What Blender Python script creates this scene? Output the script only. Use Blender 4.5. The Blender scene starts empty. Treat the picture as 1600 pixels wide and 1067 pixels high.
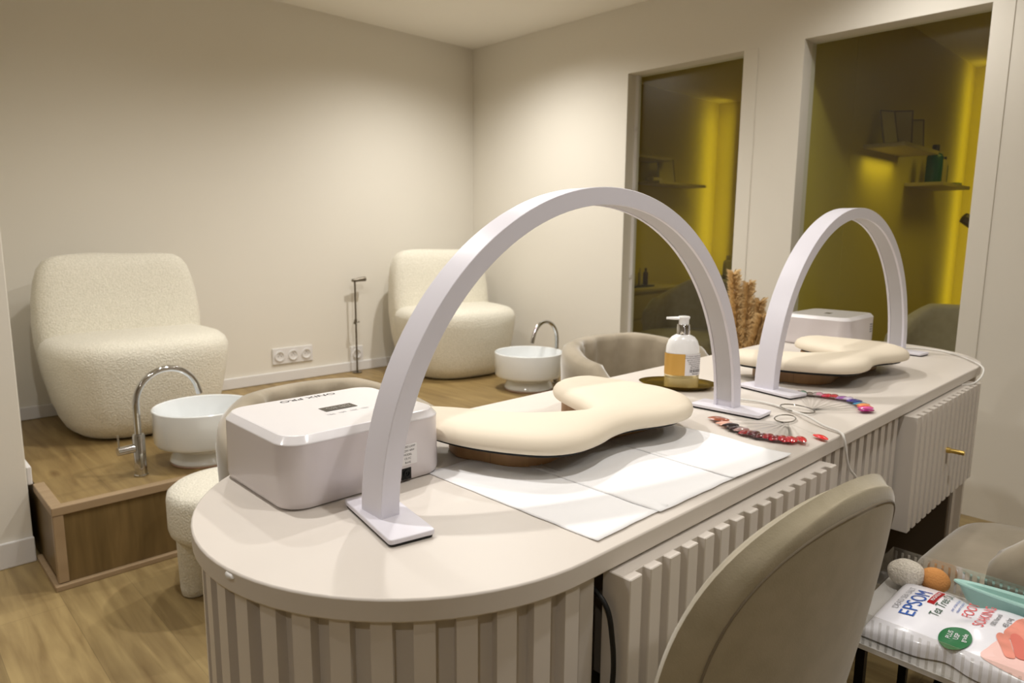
import bpy, bmesh, math, random
from mathutils import Vector, Matrix, noise
from math import sin, cos, pi, radians as R

random.seed(7)
SC = bpy.context.scene
COL = SC.collection

# ---------------------------------------------------------------- camera
FPX, YAW, PITCH, ROLL = 1074.6, 0.765001, 0.156454, 0.0076617
fw = Vector((sin(YAW)*cos(PITCH), cos(YAW)*cos(PITCH), -sin(PITCH)))
rt = Vector((cos(YAW), -sin(YAW), 0)); up = rt.cross(fw)
r2 = rt*cos(ROLL)+up*sin(ROLL); u2 = -rt*sin(ROLL)+up*cos(ROLL)
cam = bpy.data.cameras.new('camera'); cam_o = bpy.data.objects.new('camera', cam); COL.objects.link(cam_o)
cam.sensor_width = 36; cam.lens = FPX/1600*36; cam.clip_start = .02
m = Matrix(((r2.x, u2.x, -fw.x, 0), (r2.y, u2.y, -fw.y, 0), (r2.z, u2.z, -fw.z, 1.16), (0, 0, 0, 1)))
cam_o.matrix_world = m
cam.dof.use_dof = True; cam.dof.focus_distance = 1.15; cam.dof.aperture_fstop = 6.3
SC.camera = cam_o

# ---------------------------------------------------------------- colour management, world, lights
SC.view_settings.view_transform = 'Standard'; SC.view_settings.look = 'None'
SC.view_settings.gamma = 1; SC.view_settings.use_curve_mapping = False
SC.view_settings.exposure = 1.42
w = bpy.data.worlds.new('world'); SC.world = w; w.use_nodes = True
w.node_tree.nodes['Background'].inputs[0].default_value = (.9, .85, .75, 1)
w.node_tree.nodes['Background'].inputs[1].default_value = 0.05

def spot(name, loc, watts, color=(1, .97, .93), size=105, blend=.9, aim=None, rad=.032):
    l = bpy.data.lights.new(name, 'SPOT'); l.energy = watts; l.color = color
    l.spot_size = R(size); l.spot_blend = blend; l.shadow_soft_size = rad
    o = bpy.data.objects.new(name, l); COL.objects.link(o); o.location = loc
    if aim is not None:
        o.rotation_euler = (Vector(aim)-Vector(loc)).to_track_quat('-Z', 'Y').to_euler()
    return o
def area(name, loc, watts, sx, sy, color, aim):
    l = bpy.data.lights.new(name, 'AREA'); l.energy = watts; l.color = color
    l.shape = 'RECTANGLE'; l.size = sx; l.size_y = sy
    o = bpy.data.objects.new(name, l); COL.objects.link(o); o.location = loc
    o.rotation_euler = (Vector(aim)-Vector(loc)).to_track_quat('-Z', 'Y').to_euler()
    return o

CZ = 2.40
DOWN = [(2.52, 2.92, 32), (1.15, 2.55, 15), (1.75, 1.85, 27), (2.85, .95, 11), (.35, 1.45, 21), (1.0, .15, 15), (1.1, -.8, 7), (2.4, -.9, 13), (-.9, -.6, 12), (-.9, 1.6, 11)]  # camera-side spots are unseen; one is added to brighten the desk chair's back
for i, (x, y, e) in enumerate(DOWN):
    spot('ceiling_spot_light', (x, y, CZ), e, size=154, blend=1.0)
YEL = (1, .82, .09)
area('cabin_strip_light', (6.16, 1.34, 1.25), .75, .05, 2.3, YEL, (6.16, 1.52, 1.25))
area('cabin_strip_light', (6.16, 3.46, 1.5), .6, .05, 1.7, YEL, (6.16, 3.66, 1.5))
spot('cabin_spot_light', (5.0, .7, 2.38), 15, color=(1, .82, .10), size=140, blend=1, rad=.35)
spot('cabin_spot_light', (5.2, 2.7, 2.38), 14, color=(1, .82, .10), size=140, blend=1, rad=.35)
area('shelf_strip_light', (4.45, 1.42, 1.60), .2, .5, .10, YEL, (4.45, 1.50, 1.0))

# ---------------------------------------------------------------- materials
MATS = {}
def lin(c):
    return tuple((v/12.92 if v <= .04045 else ((v+.055)/1.055)**2.4) for v in c)
def mat(name, srgb, rough=.5, metal=0, sheen=0, coat=0, trans=0, ior=1.45, spec=.5, bump=None, var=None, alpha=1):
    if name in MATS: return MATS[name]
    M = bpy.data.materials.new(name); M.use_nodes = True; nt = M.node_tree
    b = nt.nodes['Principled BSDF']; c = (*lin(srgb), 1)
    b.inputs['Base Color'].default_value = c
    b.inputs['Roughness'].default_value = rough; b.inputs['Metallic'].default_value = metal
    b.inputs['IOR'].default_value = ior; b.inputs['Specular IOR Level'].default_value = spec
    b.inputs['Transmission Weight'].default_value = trans
    b.inputs['Coat Weight'].default_value = coat; b.inputs['Coat Roughness'].default_value = .08
    b.inputs['Sheen Weight'].default_value = sheen; b.inputs['Sheen Roughness'].default_value = .4
    b.inputs['Alpha'].default_value = alpha
    tc = nt.nodes.new('ShaderNodeTexCoord')
    if var:   # (scale, dark multiplier, detail)
        n = nt.nodes.new('ShaderNodeTexNoise'); n.inputs['Scale'].default_value = var[0]; n.inputs['Detail'].default_value = var[2] if len(var) > 2 else 3
        nt.links.new(tc.outputs['Object'], n.inputs['Vector'])
        rp = nt.nodes.new('ShaderNodeValToRGB'); rp.color_ramp.elements[0].position = .35; rp.color_ramp.elements[1].position = .65
        rp.color_ramp.elements[0].color = (c[0]*var[1], c[1]*var[1], c[2]*var[1]*.97, 1); rp.color_ramp.elements[1].color = c
        nt.links.new(n.outputs['Fac'], rp.inputs[0]); nt.links.new(rp.outputs[0], b.inputs['Base Color'])
    if bump:  # (scale, strength, distance)
        n = nt.nodes.new('ShaderNodeTexNoise'); n.inputs['Scale'].default_value = bump[0]; n.inputs['Detail'].default_value = 4
        nt.links.new(tc.outputs['Object'], n.inputs['Vector'])
        bp = nt.nodes.new('ShaderNodeBump'); bp.inputs['Strength'].default_value = bump[1]; bp.inputs['Distance'].default_value = bump[2]
        nt.links.new(n.outputs['Fac'], bp.inputs['Height']); nt.links.new(bp.outputs[0], b.inputs['Normal'])
    MATS[name] = M; return M

wall_m = mat('wall_paint', (.905, .885, .84), .85, spec=.2, bump=(220, .08, .002))
ceil_m = mat('ceiling_paint', (.97, .955, .92), .9, spec=.1)
white_trim = mat('white_trim', (.90, .89, .88), .45)
desk_m = mat('greige_lacquer', (.855, .825, .79), .42, bump=(300, .04, .001))
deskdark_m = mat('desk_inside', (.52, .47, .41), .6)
lamp_m = mat('lamp_white_aluminium', (.90, .89, .925), .34, bump=(400, .05, .0005))
diff_m = mat('lamp_diffuser_strip', (.76, .75, .76), .55)
rub_m = mat('black_rubber', (.04, .04, .045), .6)
uv_side = mat('pearl_white_plastic', (.86, .83, .835), .30, coat=.5)
uv_top = mat('gloss_white_plastic', (.95, .94, .95), .18, coat=.7)
ink_m = mat('dark_ink', (.10, .10, .11), .6)
grey_ink = mat('grey_ink', (.62, .62, .64), .6)
leather_m = mat('cream_leatherette', (.91, .865, .785), .6, spec=.35, bump=(500, .06, .0006))
black_board = mat('black_board', (.035, .03, .028), .6)
boucle_m = mat('cream_boucle', (.94, .92, .86), 1.0, sheen=.35, spec=.1, bump=(150, .9, .006), var=(170, .86, 2))
velvet_m = mat('beige_velvet', (.665, .62, .545), .9, sheen=.7, spec=.15, var=(9, .80, 5), bump=(400, .15, .001))
velvet_d = mat('greige_velvet', (.70, .66, .57), .95, sheen=.5, spec=.1, var=(30, .90, 4), bump=(500, .25, .0012))
pipe_m = mat('velvet_piping', (.50, .455, .38), .95, sheen=.3)
ceramic_m = mat('white_ceramic', (.93, .94, .94), .12, coat=.5)
clay_m = mat('unglazed_rim', (.80, .66, .58), .8)
chrome_m = mat('chrome', (.78, .78, .78), .09, metal=1)
dullmetal_m = mat('brushed_steel', (.50, .47, .42), .35, metal=1)
gold_m = mat('brass', (.90, .78, .45), .35, metal=1)
goldtray_m = mat('brass_tray', (.66, .56, .22), .25, metal=1)
paper_m = mat('white_paper', (.975, .975, .98), .9, spec=.1)
cable_w = mat('white_cable', (.90, .89, .87), .45)
cable_b = mat('black_cable', (.05, .05, .055), .5)
leg_m = mat('black_leg_metal', (.10, .09, .08), .4, metal=.6)
pampas_m = mat('dry_pampas', (.93, .81, .60), 1.0)
vase_m = mat('white_vase', (.86, .83, .78), .6)
acrylic_m = None
clip_m = None
mint_m = mat('mint_plastic', (.66, .82, .79), .3)
sponge_m = mat('orange_sponge', (.80, .56, .32), .95, bump=(300, .6, .003))
terry_m = mat('oat_towelling', (.93, .90, .85), 1.0, bump=(260, 1.0, .004), var=(260, .8, 2))
bag_m = mat('white_pouch', (.93, .93, .96), .22, coat=.4)
red_m = mat('red_print', (.82, .13, .17), .4)
pink_m = mat('pink_print', (.88, .36, .38), .4)
skin_m = mat('hand_print', (.93, .60, .53), .35, var=(28, .78, 3))
green_m = mat('green_print', (.06, .42, .22), .4)
blue_m = mat('blue_print', (.12, .33, .66), .4)
dgreen_m = mat('dark_green_print', (.16, .32, .24), .4)
cabwall_m = mat('cabin_wall', (.80, .74, .34), .7)
cabceil_m = mat('cabin_ceiling', (.84, .79, .52), .8)
cabfurn_m = mat('cabin_furniture', (.72, .67, .48), .5)
teal_m = mat('teal_bottle', (.02, .34, .36), .25)
dark_m = mat('dark_plastic', (.08, .07, .06), .4)
milk_m = mat('milky_plastic', (.95, .95, .95), .25, coat=.3)
amber_label = mat('gold_label', (.84, .66, .34), .35, metal=.3)

def wood_mat(name, a, b, plank=.19, length=1.2, rot=0, mortar=.004, rough=.42, grain=1.0, axis='XY'):
    M = bpy.data.materials.new(name); M.use_nodes = True; nt = M.node_tree; N = nt.nodes; L = nt.links
    bs = N['Principled BSDF']; bs.inputs['Roughness'].default_value = rough
    tc = N.new('ShaderNodeTexCoord'); mp = N.new('ShaderNodeMapping')
    L.new(tc.outputs['Object'], mp.inputs[0])
    if axis == 'XZ': mp.inputs['Rotation'].default_value = (R(90), 0, rot)
    else: mp.inputs['Rotation'].default_value = (0, 0, rot)
    br = N.new('ShaderNodeTexBrick'); br.offset = .37; br.inputs['Scale'].default_value = 1
    br.inputs['Brick Width'].default_value = length; br.inputs['Row Height'].default_value = plank
    br.inputs['Mortar Size'].default_value = mortar*.35; br.inputs['Mortar Smooth'].default_value = 1
    br.inputs['Color1'].default_value = (.78, .78, .78, 1); br.inputs['Color2'].default_value = (1, 1, 1, 1); br.inputs['Mortar'].default_value = (.55, .55, .55, 1)
    L.new(mp.outputs[0], br.inputs[0])
    m2 = N.new('ShaderNodeMapping'); m2.inputs['Scale'].default_value = (1.2, 14, 3); L.new(mp.outputs[0], m2.inputs[0])
    ns = N.new('ShaderNodeTexNoise'); ns.inputs['Scale'].default_value = 2.2; ns.inputs['Detail'].default_value = 7; ns.inputs['Distortion'].default_value = .6*grain
    L.new(m2.outputs[0], ns.inputs[0])
    n3 = N.new('ShaderNodeTexNoise'); n3.inputs['Scale'].default_value = 3.0; n3.inputs['Detail'].default_value = 3
    L.new(mp.outputs[0], n3.inputs[0])
    rp = N.new('ShaderNodeValToRGB'); rp.color_ramp.elements[0].position = .3; rp.color_ramp.elements[1].position = .68
    rp.color_ramp.elements[0].color = (*lin(a), 1); rp.color_ramp.elements[1].color = (*lin(b), 1)
    mx = N.new('ShaderNodeMath'); mx.operation = 'MULTIPLY_ADD'; mx.inputs[1].default_value = .7
    m4 = N.new('ShaderNodeMath'); m4.operation = 'MULTIPLY'; m4.inputs[1].default_value = .3
    L.new(n3.outputs[0], m4.inputs[0]); L.new(ns.outputs[0], mx.inputs[0]); L.new(m4.outputs[0], mx.inputs[2]); L.new(mx.outputs[0], rp.inputs[0])
    vk = N.new('ShaderNodeTexVoronoi'); vk.inputs['Scale'].default_value = 1.0; mk = N.new('ShaderNodeMapping'); mk.inputs['Scale'].default_value = (1.6, 4.2, 1)
    L.new(mp.outputs[0], mk.inputs[0]); L.new(mk.outputs[0], vk.inputs[0])
    kr = N.new('ShaderNodeValToRGB'); kr.color_ramp.elements[0].position = .0; kr.color_ramp.elements[0].color = (.45, .36, .28, 1); kr.color_ramp.elements[1].position = .10; kr.color_ramp.elements[1].color = (1, 1, 1, 1)
    L.new(vk.outputs['Distance'], kr.inputs[0])
    mk2 = N.new('ShaderNodeMix'); mk2.data_type = 'RGBA'; mk2.blend_type = 'MULTIPLY'; mk2.inputs[0].default_value = 1
    L.new(rp.outputs[0], mk2.inputs[6]); L.new(kr.outputs[0], mk2.inputs[7])
    mu = N.new('ShaderNodeMix'); mu.data_type = 'RGBA'; mu.blend_type = 'MULTIPLY'; mu.inputs[0].default_value = 1
    L.new(mk2.outputs[2], mu.inputs[6]); L.new(br.outputs[0], mu.inputs[7]); L.new(mu.outputs[2], bs.inputs['Base Color'])
    return M
floor_m = wood_mat('oak_floor', (.50, .41, .26), (.70, .61, .42), rot=R(90))
plat_m = wood_mat('oak_platform', (.50, .40, .24), (.68, .58, .38), rot=R(90))
side_m = wood_mat('oak_panel', (.42, .34, .20), (.56, .46, .29), plank=3, length=5, rot=R(90), axis='XZ')
trimwood_m = wood_mat('beech_trim', (.66, .56, .43), (.75, .65, .52), plank=3, length=5)
base_wood = wood_mat('light_wood_block', (.66, .49, .32), (.80, .63, .43), plank=3, length=5)
gm = bpy.data.materials.new('clear_glass_pane'); gm.use_nodes = True; nt = gm.node_tree
for n in list(nt.nodes): nt.nodes.remove(n)
o_ = nt.nodes.new('ShaderNodeOutputMaterial'); t_ = nt.nodes.new('ShaderNodeBsdfTransparent'); g_ = nt.nodes.new('ShaderNodeBsdfGlossy'); x_ = nt.nodes.new('ShaderNodeMixShader')
t_.inputs[0].default_value = (.97, .98, .95, 1); g_.inputs['Roughness'].default_value = .30; x_.inputs[0].default_value = .03
nt.links.new(t_.outputs[0], x_.inputs[1]); nt.links.new(g_.outputs[0], x_.inputs[2]); nt.links.new(x_.outputs[0], o_.inputs[0])
glass_m = gm
acrylic_m = gm.copy(); acrylic_m.name = 'clear_acrylic'; acrylic_m.node_tree.nodes['Transparent BSDF'].inputs[0].default_value = (.99, .99, .985, 1); acrylic_m.node_tree.nodes['Mix Shader'].inputs[0].default_value = .14; acrylic_m.node_tree.nodes['Glossy BSDF'].inputs['Roughness'].default_value = .12
clip_m = gm.copy(); clip_m.name = 'clear_swatch'; clip_m.node_tree.nodes['Mix Shader'].inputs[0].default_value = .10; clip_m.node_tree.nodes['Transparent BSDF'].inputs[0].default_value = (1, 1, 1, 1); clip_m.node_tree.nodes['Glossy BSDF'].inputs['Roughness'].default_value = .2

# ---------------------------------------------------------------- helpers
def link(name, bm, material, parent=None, loc=(0, 0, 0), rz=0, smooth=True, bevel=0, seg=2, angle=40):
    bmesh.ops.recalc_face_normals(bm, faces=bm.faces)
    me = bpy.data.meshes.new(name); bm.to_mesh(me); bm.free()
    o = bpy.data.objects.new(name, me); COL.objects.link(o)
    mats = material if isinstance(material, (list, tuple)) else [material]
    for mm in mats: me.materials.append(mm)
    if smooth:
        for p in me.polygons: p.use_smooth = True
        me.set_sharp_from_angle(angle=R(angle))
    o.location = loc; o.rotation_euler = (0, 0, rz)
    if parent: o.parent = parent
    if bevel:
        md = o.modifiers.new('bevel', 'BEVEL'); md.width = bevel; md.segments = seg; md.limit_method = 'ANGLE'; md.angle_limit = R(35)
    return o
def thing(name, label, cat, loc=(0, 0, 0), rz=0, group=None):
    o = bpy.data.objects.new(name, None); COL.objects.link(o); o.empty_display_size = .05
    o.location = loc; o.rotation_euler = (0, 0, rz); o['label'] = label; o['category'] = cat
    if group: o['group'] = group
    return o
def tag(o, label, cat, group=None, kind=None):
    o['label'] = label; o['category'] = cat
    if group: o['group'] = group
    if kind: o['kind'] = kind
    return o
def struct(o): o['kind'] = 'structure'; return o
def box(bm, x0, x1, y0, y1, z0, z1, mi=0):
    v = [bm.verts.new(p) for p in ((x0, y0, z0), (x1, y0, z0), (x1, y1, z0), (x0, y1, z0), (x0, y0, z1), (x1, y0, z1), (x1, y1, z1), (x0, y1, z1))]
    for f in ((0, 3, 2, 1), (4, 5, 6, 7), (0, 1, 5, 4), (1, 2, 6, 5), (2, 3, 7, 6), (3, 0, 4, 7)):
        fc = bm.faces.new([v[i] for i in f]); fc.material_index = mi
def bx(*a):
    bm = bmesh.new(); box(bm, *a); return bm
def prism(bm, poly, z0, z1, mi=0):
    a = [bm.verts.new((x, y, z0)) for x, y in poly]; b = [bm.verts.new((x, y, z1)) for x, y in poly]
    n = len(poly)
    for i in range(n):
        j = (i+1) % n; f = bm.faces.new((a[i], a[j], b[j], b[i])); f.material_index = mi
    f = bm.faces.new(b); f.material_index = mi; f = bm.faces.new(a[::-1]); f.material_index = mi
def rings(bm, rs, cap0=True, cap1=True, closed=True, mi=0):
    V = [[bm.verts.new(p) for p in r] for r in rs]
    n = len(rs[0])
    for a, b in zip(V, V[1:]):
        for i in range(n if closed else n-1):
            j = (i+1) % n; f = bm.faces.new((a[i], a[j], b[j], b[i])); f.material_index = mi
    if cap0: f = bm.faces.new(V[0][::-1]); f.material_index = mi
    if cap1: f = bm.faces.new(V[-1]); f.material_index = mi
    return V
def lathe(bm, prof, n=40, c=(0, 0), cap0=True, cap1=True, mi=0):
    rings(bm, [[(c[0]+r*cos(2*pi*k/n), c[1]+r*sin(2*pi*k/n), z) for k in range(n)] for r, z in prof], cap0, cap1, mi=mi)
def cr(pts, n=8, closed=False):
    P = [Vector(p) for p in pts]; out = []; N = len(P)
    rng = range(N if closed else N-1)
    for i in rng:
        if closed: p0, p1, p2, p3 = P[i-1], P[i], P[(i+1) % N], P[(i+2) % N]
        else: p0, p1, p2, p3 = P[max(i-1, 0)], P[i], P[i+1], P[min(i+2, N-1)]
        for k in range(n):
            t = k/n
            out.append(.5*((2*p1)+(-p0+p2)*t+(2*p0-5*p1+4*p2-p3)*t*t+(-p0+3*p1-3*p2+p3)*t**3))
    if not closed: out.append(P[-1])
    return out
def tube(bm, path, rad, n=10, closed=False, mi=0):
    P = [Vector(p) for p in path]; N = len(P); rs = []
    prev = None
    for i, p in enumerate(P):
        if closed: t = (P[(i+1) % N]-P[i-1]).normalized()
        else: t = (P[min(i+1, N-1)]-P[max(i-1, 0)]).normalized()
        if prev is None:
            a = Vector((0, 0, 1)) if abs(t.z) < .9 else Vector((1, 0, 0))
            u = t.cross(a).normalized()
        else:
            u = (prev-t*prev.dot(t)).normalized()
        prev = u; v = t.cross(u)
        r = rad[i] if isinstance(rad, (list, tuple)) else rad
        rs.append([p+u*r*cos(2*pi*k/n)+v*r*sin(2*pi*k/n) for k in range(n)])
    if closed:
        V = [[bm.verts.new(q) for q in r] for r in rs]
        for i in range(N):
            a, b = V[i], V[(i+1) % N]
            for k in range(n): f = bm.faces.new((a[k], a[(k+1) % n], b[(k+1) % n], b[k])); f.material_index = mi
    else: rings(bm, rs, mi=mi)
def sup(hw, hd, cx, cy, z, e=2.6, n=48):
    out = []
    for k in range(n):
        t = 2*pi*k/n; c, s = cos(t), sin(t)
        out.append((cx+hw*math.copysign(abs(c)**(2/e), c), cy+hd*math.copysign(abs(s)**(2/e), s), z))
    return out
def rrect(x0, x1, y0, y1, r, n=8):
    out = []
    for cx, cy, a in ((x1-r, y0+r, -90), (x1-r, y1-r, 0), (x0+r, y1-r, 90), (x0+r, y0+r, 180)):
        for k in range(n+1):
            t = R(a+90*k/n); out.append((cx+r*cos(t), cy+r*sin(t)))
    return out
def inset2d(poly, d):
    out = []; N = len(poly)
    for i in range(N):
        a = Vector(poly[i-1]); b = Vector(poly[i]); c = Vector(poly[(i+1) % N])
        t = (c-a).normalized(); nrm = Vector((-t.y, t.x))
        out.append(tuple(b+nrm*d))
    return out
def letters(name, s, size, material, parent=None, M=None, depth=0, warp=None, align='CENTER'):
    cu = bpy.data.curves.new('lettering', 'FONT'); cu.body = s; cu.size = size; cu.align_x = align; cu.align_y = 'CENTER'; cu.extrude = depth
    cu.resolution_u = 4
    tmp = bpy.data.objects.new('lettering', cu); COL.objects.link(tmp)
    dg = bpy.context.evaluated_depsgraph_get(); dg.update()
    me = bpy.data.meshes.new_from_object(tmp.evaluated_get(dg)); bpy.data.objects.remove(tmp)
    me.name = name
    if M is not None: me.transform(M)
    if warp:
        for v in me.vertices: v.co = warp(v.co)
    me.materials.clear(); me.materials.append(material)
    o = bpy.data.objects.new(name, me); COL.objects.link(o)
    if parent: o.parent = parent
    return o

# ================================================================ SETTING
XB, YA, HC = 3.29, 3.84, 2.42
struct(link('floor', bx(-2.6, 3.5, -3.0, YA+.1, -.1, 0), floor_m, smooth=False))
struct(link('ceiling', bx(-2.6, 3.43, -3.0, YA+.1, HC, HC+.1), ceil_m, smooth=False))
struct(link('wall_back', bx(.37, XB, YA, YA+.1, 0, HC), wall_m, smooth=False))
struct(link('wall_left_corner', bx(-2.6, .37, 2.82, YA+.1, 0, HC), wall_m, smooth=False, bevel=.003))
struct(link('wall_left', bx(-2.7, -2.6, -3.0, 2.82, 0, HC), wall_m, smooth=False))
struct(link('wall_behind_camera', bx(-2.7, 3.43, -3.1, -3.0, 0, HC), wall_m, smooth=False))
# right wall with two openings
OP = [(1.79, 2.495, 2.055), (.76, 1.49, 2.052)]
bm = bmesh.new(); T = .13
ys = [-3.0, .76, 1.49, 1.79, 2.495, YA+.1]
for a, b in ((0, 1), (2, 3), (4, 5)): box(bm, XB, XB+T, ys[a], ys[b], 0, HC)
for a, b in ((1, 2), (3, 4)): box(bm, XB, XB+T, ys[a], ys[b], 2.055, HC)
bmesh.ops.remove_doubles(bm, verts=bm.verts, dist=1e-5)
struct(link('wall_right', bm, wall_m, smooth=False))
for i, (a, b, h) in enumerate(OP):
    bm = bmesh.new()   # flat casing board round each opening, standing 4 mm proud
    y0, y1 = a-.075, b
    box(bm, XB-.004, XB, y0, a, 0, h+.0)
    o = struct(link('trim_%d' % (i+1), bm, wall_m, smooth=False, bevel=.0015))
    bm = bmesh.new(); box(bm, XB+.085, XB+.093, a+.001, b-.001, .002, h-.001)
    g = struct(link('window_%d' % (i+1), bm, glass_m, smooth=False))
    if i == 0:
        bm = bmesh.new(); box(bm, XB+.078, XB+.10, b-.018, b, .002, h)
        for z in (.9, 1.4, 1.75): box(bm, XB+.066, XB+.078, b-.016, b-.006, z, z+.02)
        fr = link('window_frame', bm, white_trim, g, smooth=False)
# skirting
def board(name, x0, x1, y0, y1, z0, z1): return struct(link(name, bx(x0, x1, y0, y1, z0, z1), white_trim, smooth=False, bevel=.004))
PZ = .276
board('baseboard_back', .372, XB, YA-.014, YA, PZ, PZ+.062)
board('baseboard_right', XB-.014, XB, 2.52, YA-.014, PZ, PZ+.062)
board('baseboard_left', -2.6, .372, 2.806, 2.82, 0, .092)
board('baseboard_left_end', .37, .386, 2.822, YA-.014, PZ, PZ+.066)
# raised platform
bm = bmesh.new(); box(bm, .392, XB, 2.526, YA, .0, PZ-.001)
plat = struct(link('floor_platform', bm, [plat_m, side_m], smooth=False))
for p in plat.data.polygons:
    if abs(p.normal.z) < .5: p.material_index = 1
bm = bmesh.new()
box(bm, .384, XB, 2.518, 2.552, PZ-.026, PZ+.003); box(bm, .384, .418, 2.552, 2.82, PZ-.026, PZ+.003)
box(bm, .386, .416, 2.520, 2.527, .02, PZ-.026); box(bm, .386, .393, 2.527, 2.55, .02, PZ-.026)
box(bm, .374, XB, 2.505, 2.526, 0, .018); box(bm, .374, .392, 2.526, 2.82, 0, .018)
struct(link('trim_platform', bm, trimwood_m, smooth=False, bevel=.0025))

# treatment cabins seen through the two openings
bm = bmesh.new(); box(bm, XB+T, 6.4, -1.2, YA+.1, -.1, 0)
struct(link('floor_cabins', bm, floor_m, smooth=False))
struct(link('ceiling_cabins', bx(XB+T+.001, 6.4, -1.2, YA+.1, HC, HC+.1), cabceil_m, smooth=False))
struct(link('wall_cabin_far', bx(6.3, 6.4, -1.2, YA+.1, 0, HC), cabwall_m, smooth=False))
bm = bmesh.new()
box(bm, XB+T, 4.0, 1.52, 1.60, 0, HC); box(bm, 4.004, 6.3, 1.52, 1.60, 0, HC)
struct(link('wall_cabin_partition', bm, cabwall_m, smooth=False))
struct(link('wall_cabin_back', bx(XB+T, 6.3, 3.66, 3.76, 0, HC), cabwall_m, smooth=False))
struct(link('wall_cabin_right', bx(XB+T, 6.3, -1.2, -1.1, 0, HC), cabwall_m, smooth=False))

# ================================================================ DESK
desk = thing('manicure_desk', 'long greige manicure desk with rounded ends and vertically fluted front', 'desk')
CL, CR_, CY, RD = (.62, .845), (2.50, .845), .845, .335
def stadium(r, n=40):
    p = [(CL[0]+r*cos(R(a)), CY+r*sin(R(a))) for a in [90+180*k/n for k in range(n+1)]]
    p += [(CR_[0]+r*cos(R(a)), CY+r*sin(R(a))) for a in [-90+180*k/n for k in range(n+1)]]
    return p
bm = bmesh.new(); prism(bm, stadium(RD), .731, .76)
link('tabletop', bm, desk_m, desk, bevel=.0025)
def teeth_arc(c, R1, R2, a0, a1, pitch):
    L = abs(R(a1-a0))*R1; n = max(1, round(L/pitch)); pts = []; st = (a1-a0)/n
    for k in range(n):
        b = a0+st*k
        pts += [(R2, b+st*.0), (R2, b+st*.24), (R2, b+st*.49), (R1, b+st*.49), (R1, b+st*.75), (R1, b+st)]
    pts.append((R2, a1))
    return [(c[0]+r*cos(R(a)), c[1]+r*sin(R(a))) for r, a in pts]
bm = bmesh.new()
poly = teeth_arc(CL, .325, .308, 90, 270, .0475)
prism(bm, [(.652, CY+.318)]+poly+[(.652, CY-.322)], .0, .731)
link('rounded_end_cabinet', bm, desk_m, desk, angle=25)
bm = bmesh.new()
poly = teeth_arc(CR_, .325, .308, -90, 90, .0475)
prism(bm, [(2.42, CY-.322)]+poly+[(2.42, CY+.318)], .0, .731)
link('rounded_end_cabinet', bm, desk_m, desk, angle=25)
def teeth_line(x0, x1, yf, yg, yb, pitch, first=True):
    n = round((x1-x0)/pitch); st = (x1-x0-.4*(x1-x0)/max(n, 1))/n if n else 0
    st = (x1-x0)/(n+.58); pts = []
    for k in range(n+1):
        a = x0+k*st
        pts += [(a, yf), (a+st*.58, yf)]
        if k < n: pts += [(a+st*.58, yg), (a+st, yg)]
    return pts+[(x1, yb), (x0, yb)]
def drawer(x0, x1, z0, z1, yf, yb, knobx, lab=None):
    bm = bmesh.new(); prism(bm, teeth_line(x0, x1, yf, yf+.013, yf+.045, .0455), z0, z1)
    d = link('drawer', bm, desk_m, desk, smooth=False, bevel=.0012, seg=1)
    bm = bmesh.new()
    for a, b, c, e in ((x0+.03, x0+.045, yf+.045, yb), (x1-.045, x1-.03, yf+.045, yb)): box(bm, a, b, c, e, z0+.06, z1-.03)
    box(bm, x0+.045, x1-.045, yb-.015, yb, z0+.06, z1-.03); box(bm, x0+.03, x1-.03, yf+.045, yb, z0+.05, z0+.06)
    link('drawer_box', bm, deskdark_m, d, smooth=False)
    bm = bmesh.new(); rr = [[(knobx+r*cos(2*pi*k/20), y, (z0+z1)/2+r*sin(2*pi*k/20)+.005) for k in range(20)] for r, y in ((.008, yf), (.008, yf-.008), (.0062, yf-.010), (.0062, yf-.040), (.0055, yf-.042))]
    rings(bm, rr); link('knob', bm, gold_m, d)
drawer(.672, 1.325, .50, .727, .480, .90, 1.02)
drawer(1.822, 2.415, .432, .727, .482, .90, 2.11)
bm = bmesh.new(); prism(bm, teeth_line(1.335, 1.812, .522, .540, .575, .0455), .435, .731)
link('fluted_panel', bm, desk_m, desk, smooth=False)
bm = bmesh.new(); box(bm, .66, 2.42, 1.12, 1.155, 0, .731); link('back_panel', bm, desk_m, desk, smooth=False)
bm = bmesh.new(); box(bm, .655, 2.418, 1.105, 1.119, 0, .731); box(bm, 2.40, 2.419, .53, 1.105, 0, .731); o = link('shade_lining', bm, mat('painted_shade', (.40, .35, .29), .7), desk, smooth=False); o['label'] = 'added lining inside the knee space, coloured dark for the shade there'  # added lining; the knee space's shade is painted into its brown
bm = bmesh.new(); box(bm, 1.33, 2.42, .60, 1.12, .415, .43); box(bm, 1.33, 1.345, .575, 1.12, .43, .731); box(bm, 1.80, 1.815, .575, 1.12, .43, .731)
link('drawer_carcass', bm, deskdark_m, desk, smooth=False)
# worn chip on the edge band
bm = bmesh.new(); bmesh.ops.create_icosphere(bm, subdivisions=2, radius=.006)
for v in bm.verts: v.co = Vector((v.co.x*1.6, v.co.y*.5, v.co.z*.7)) + Vector((noise.noise(v.co*300), 0, noise.noise(v.co*200+Vector((5, 0, 0)))))*.002
o = link('edge_chip', bm, white_trim, desk, loc=(CL[0]-.335*cos(R(10)), CY-.335*sin(R(10)), .752), rz=R(100)); o['label'] = 'pale worn chip on the edge'

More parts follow.
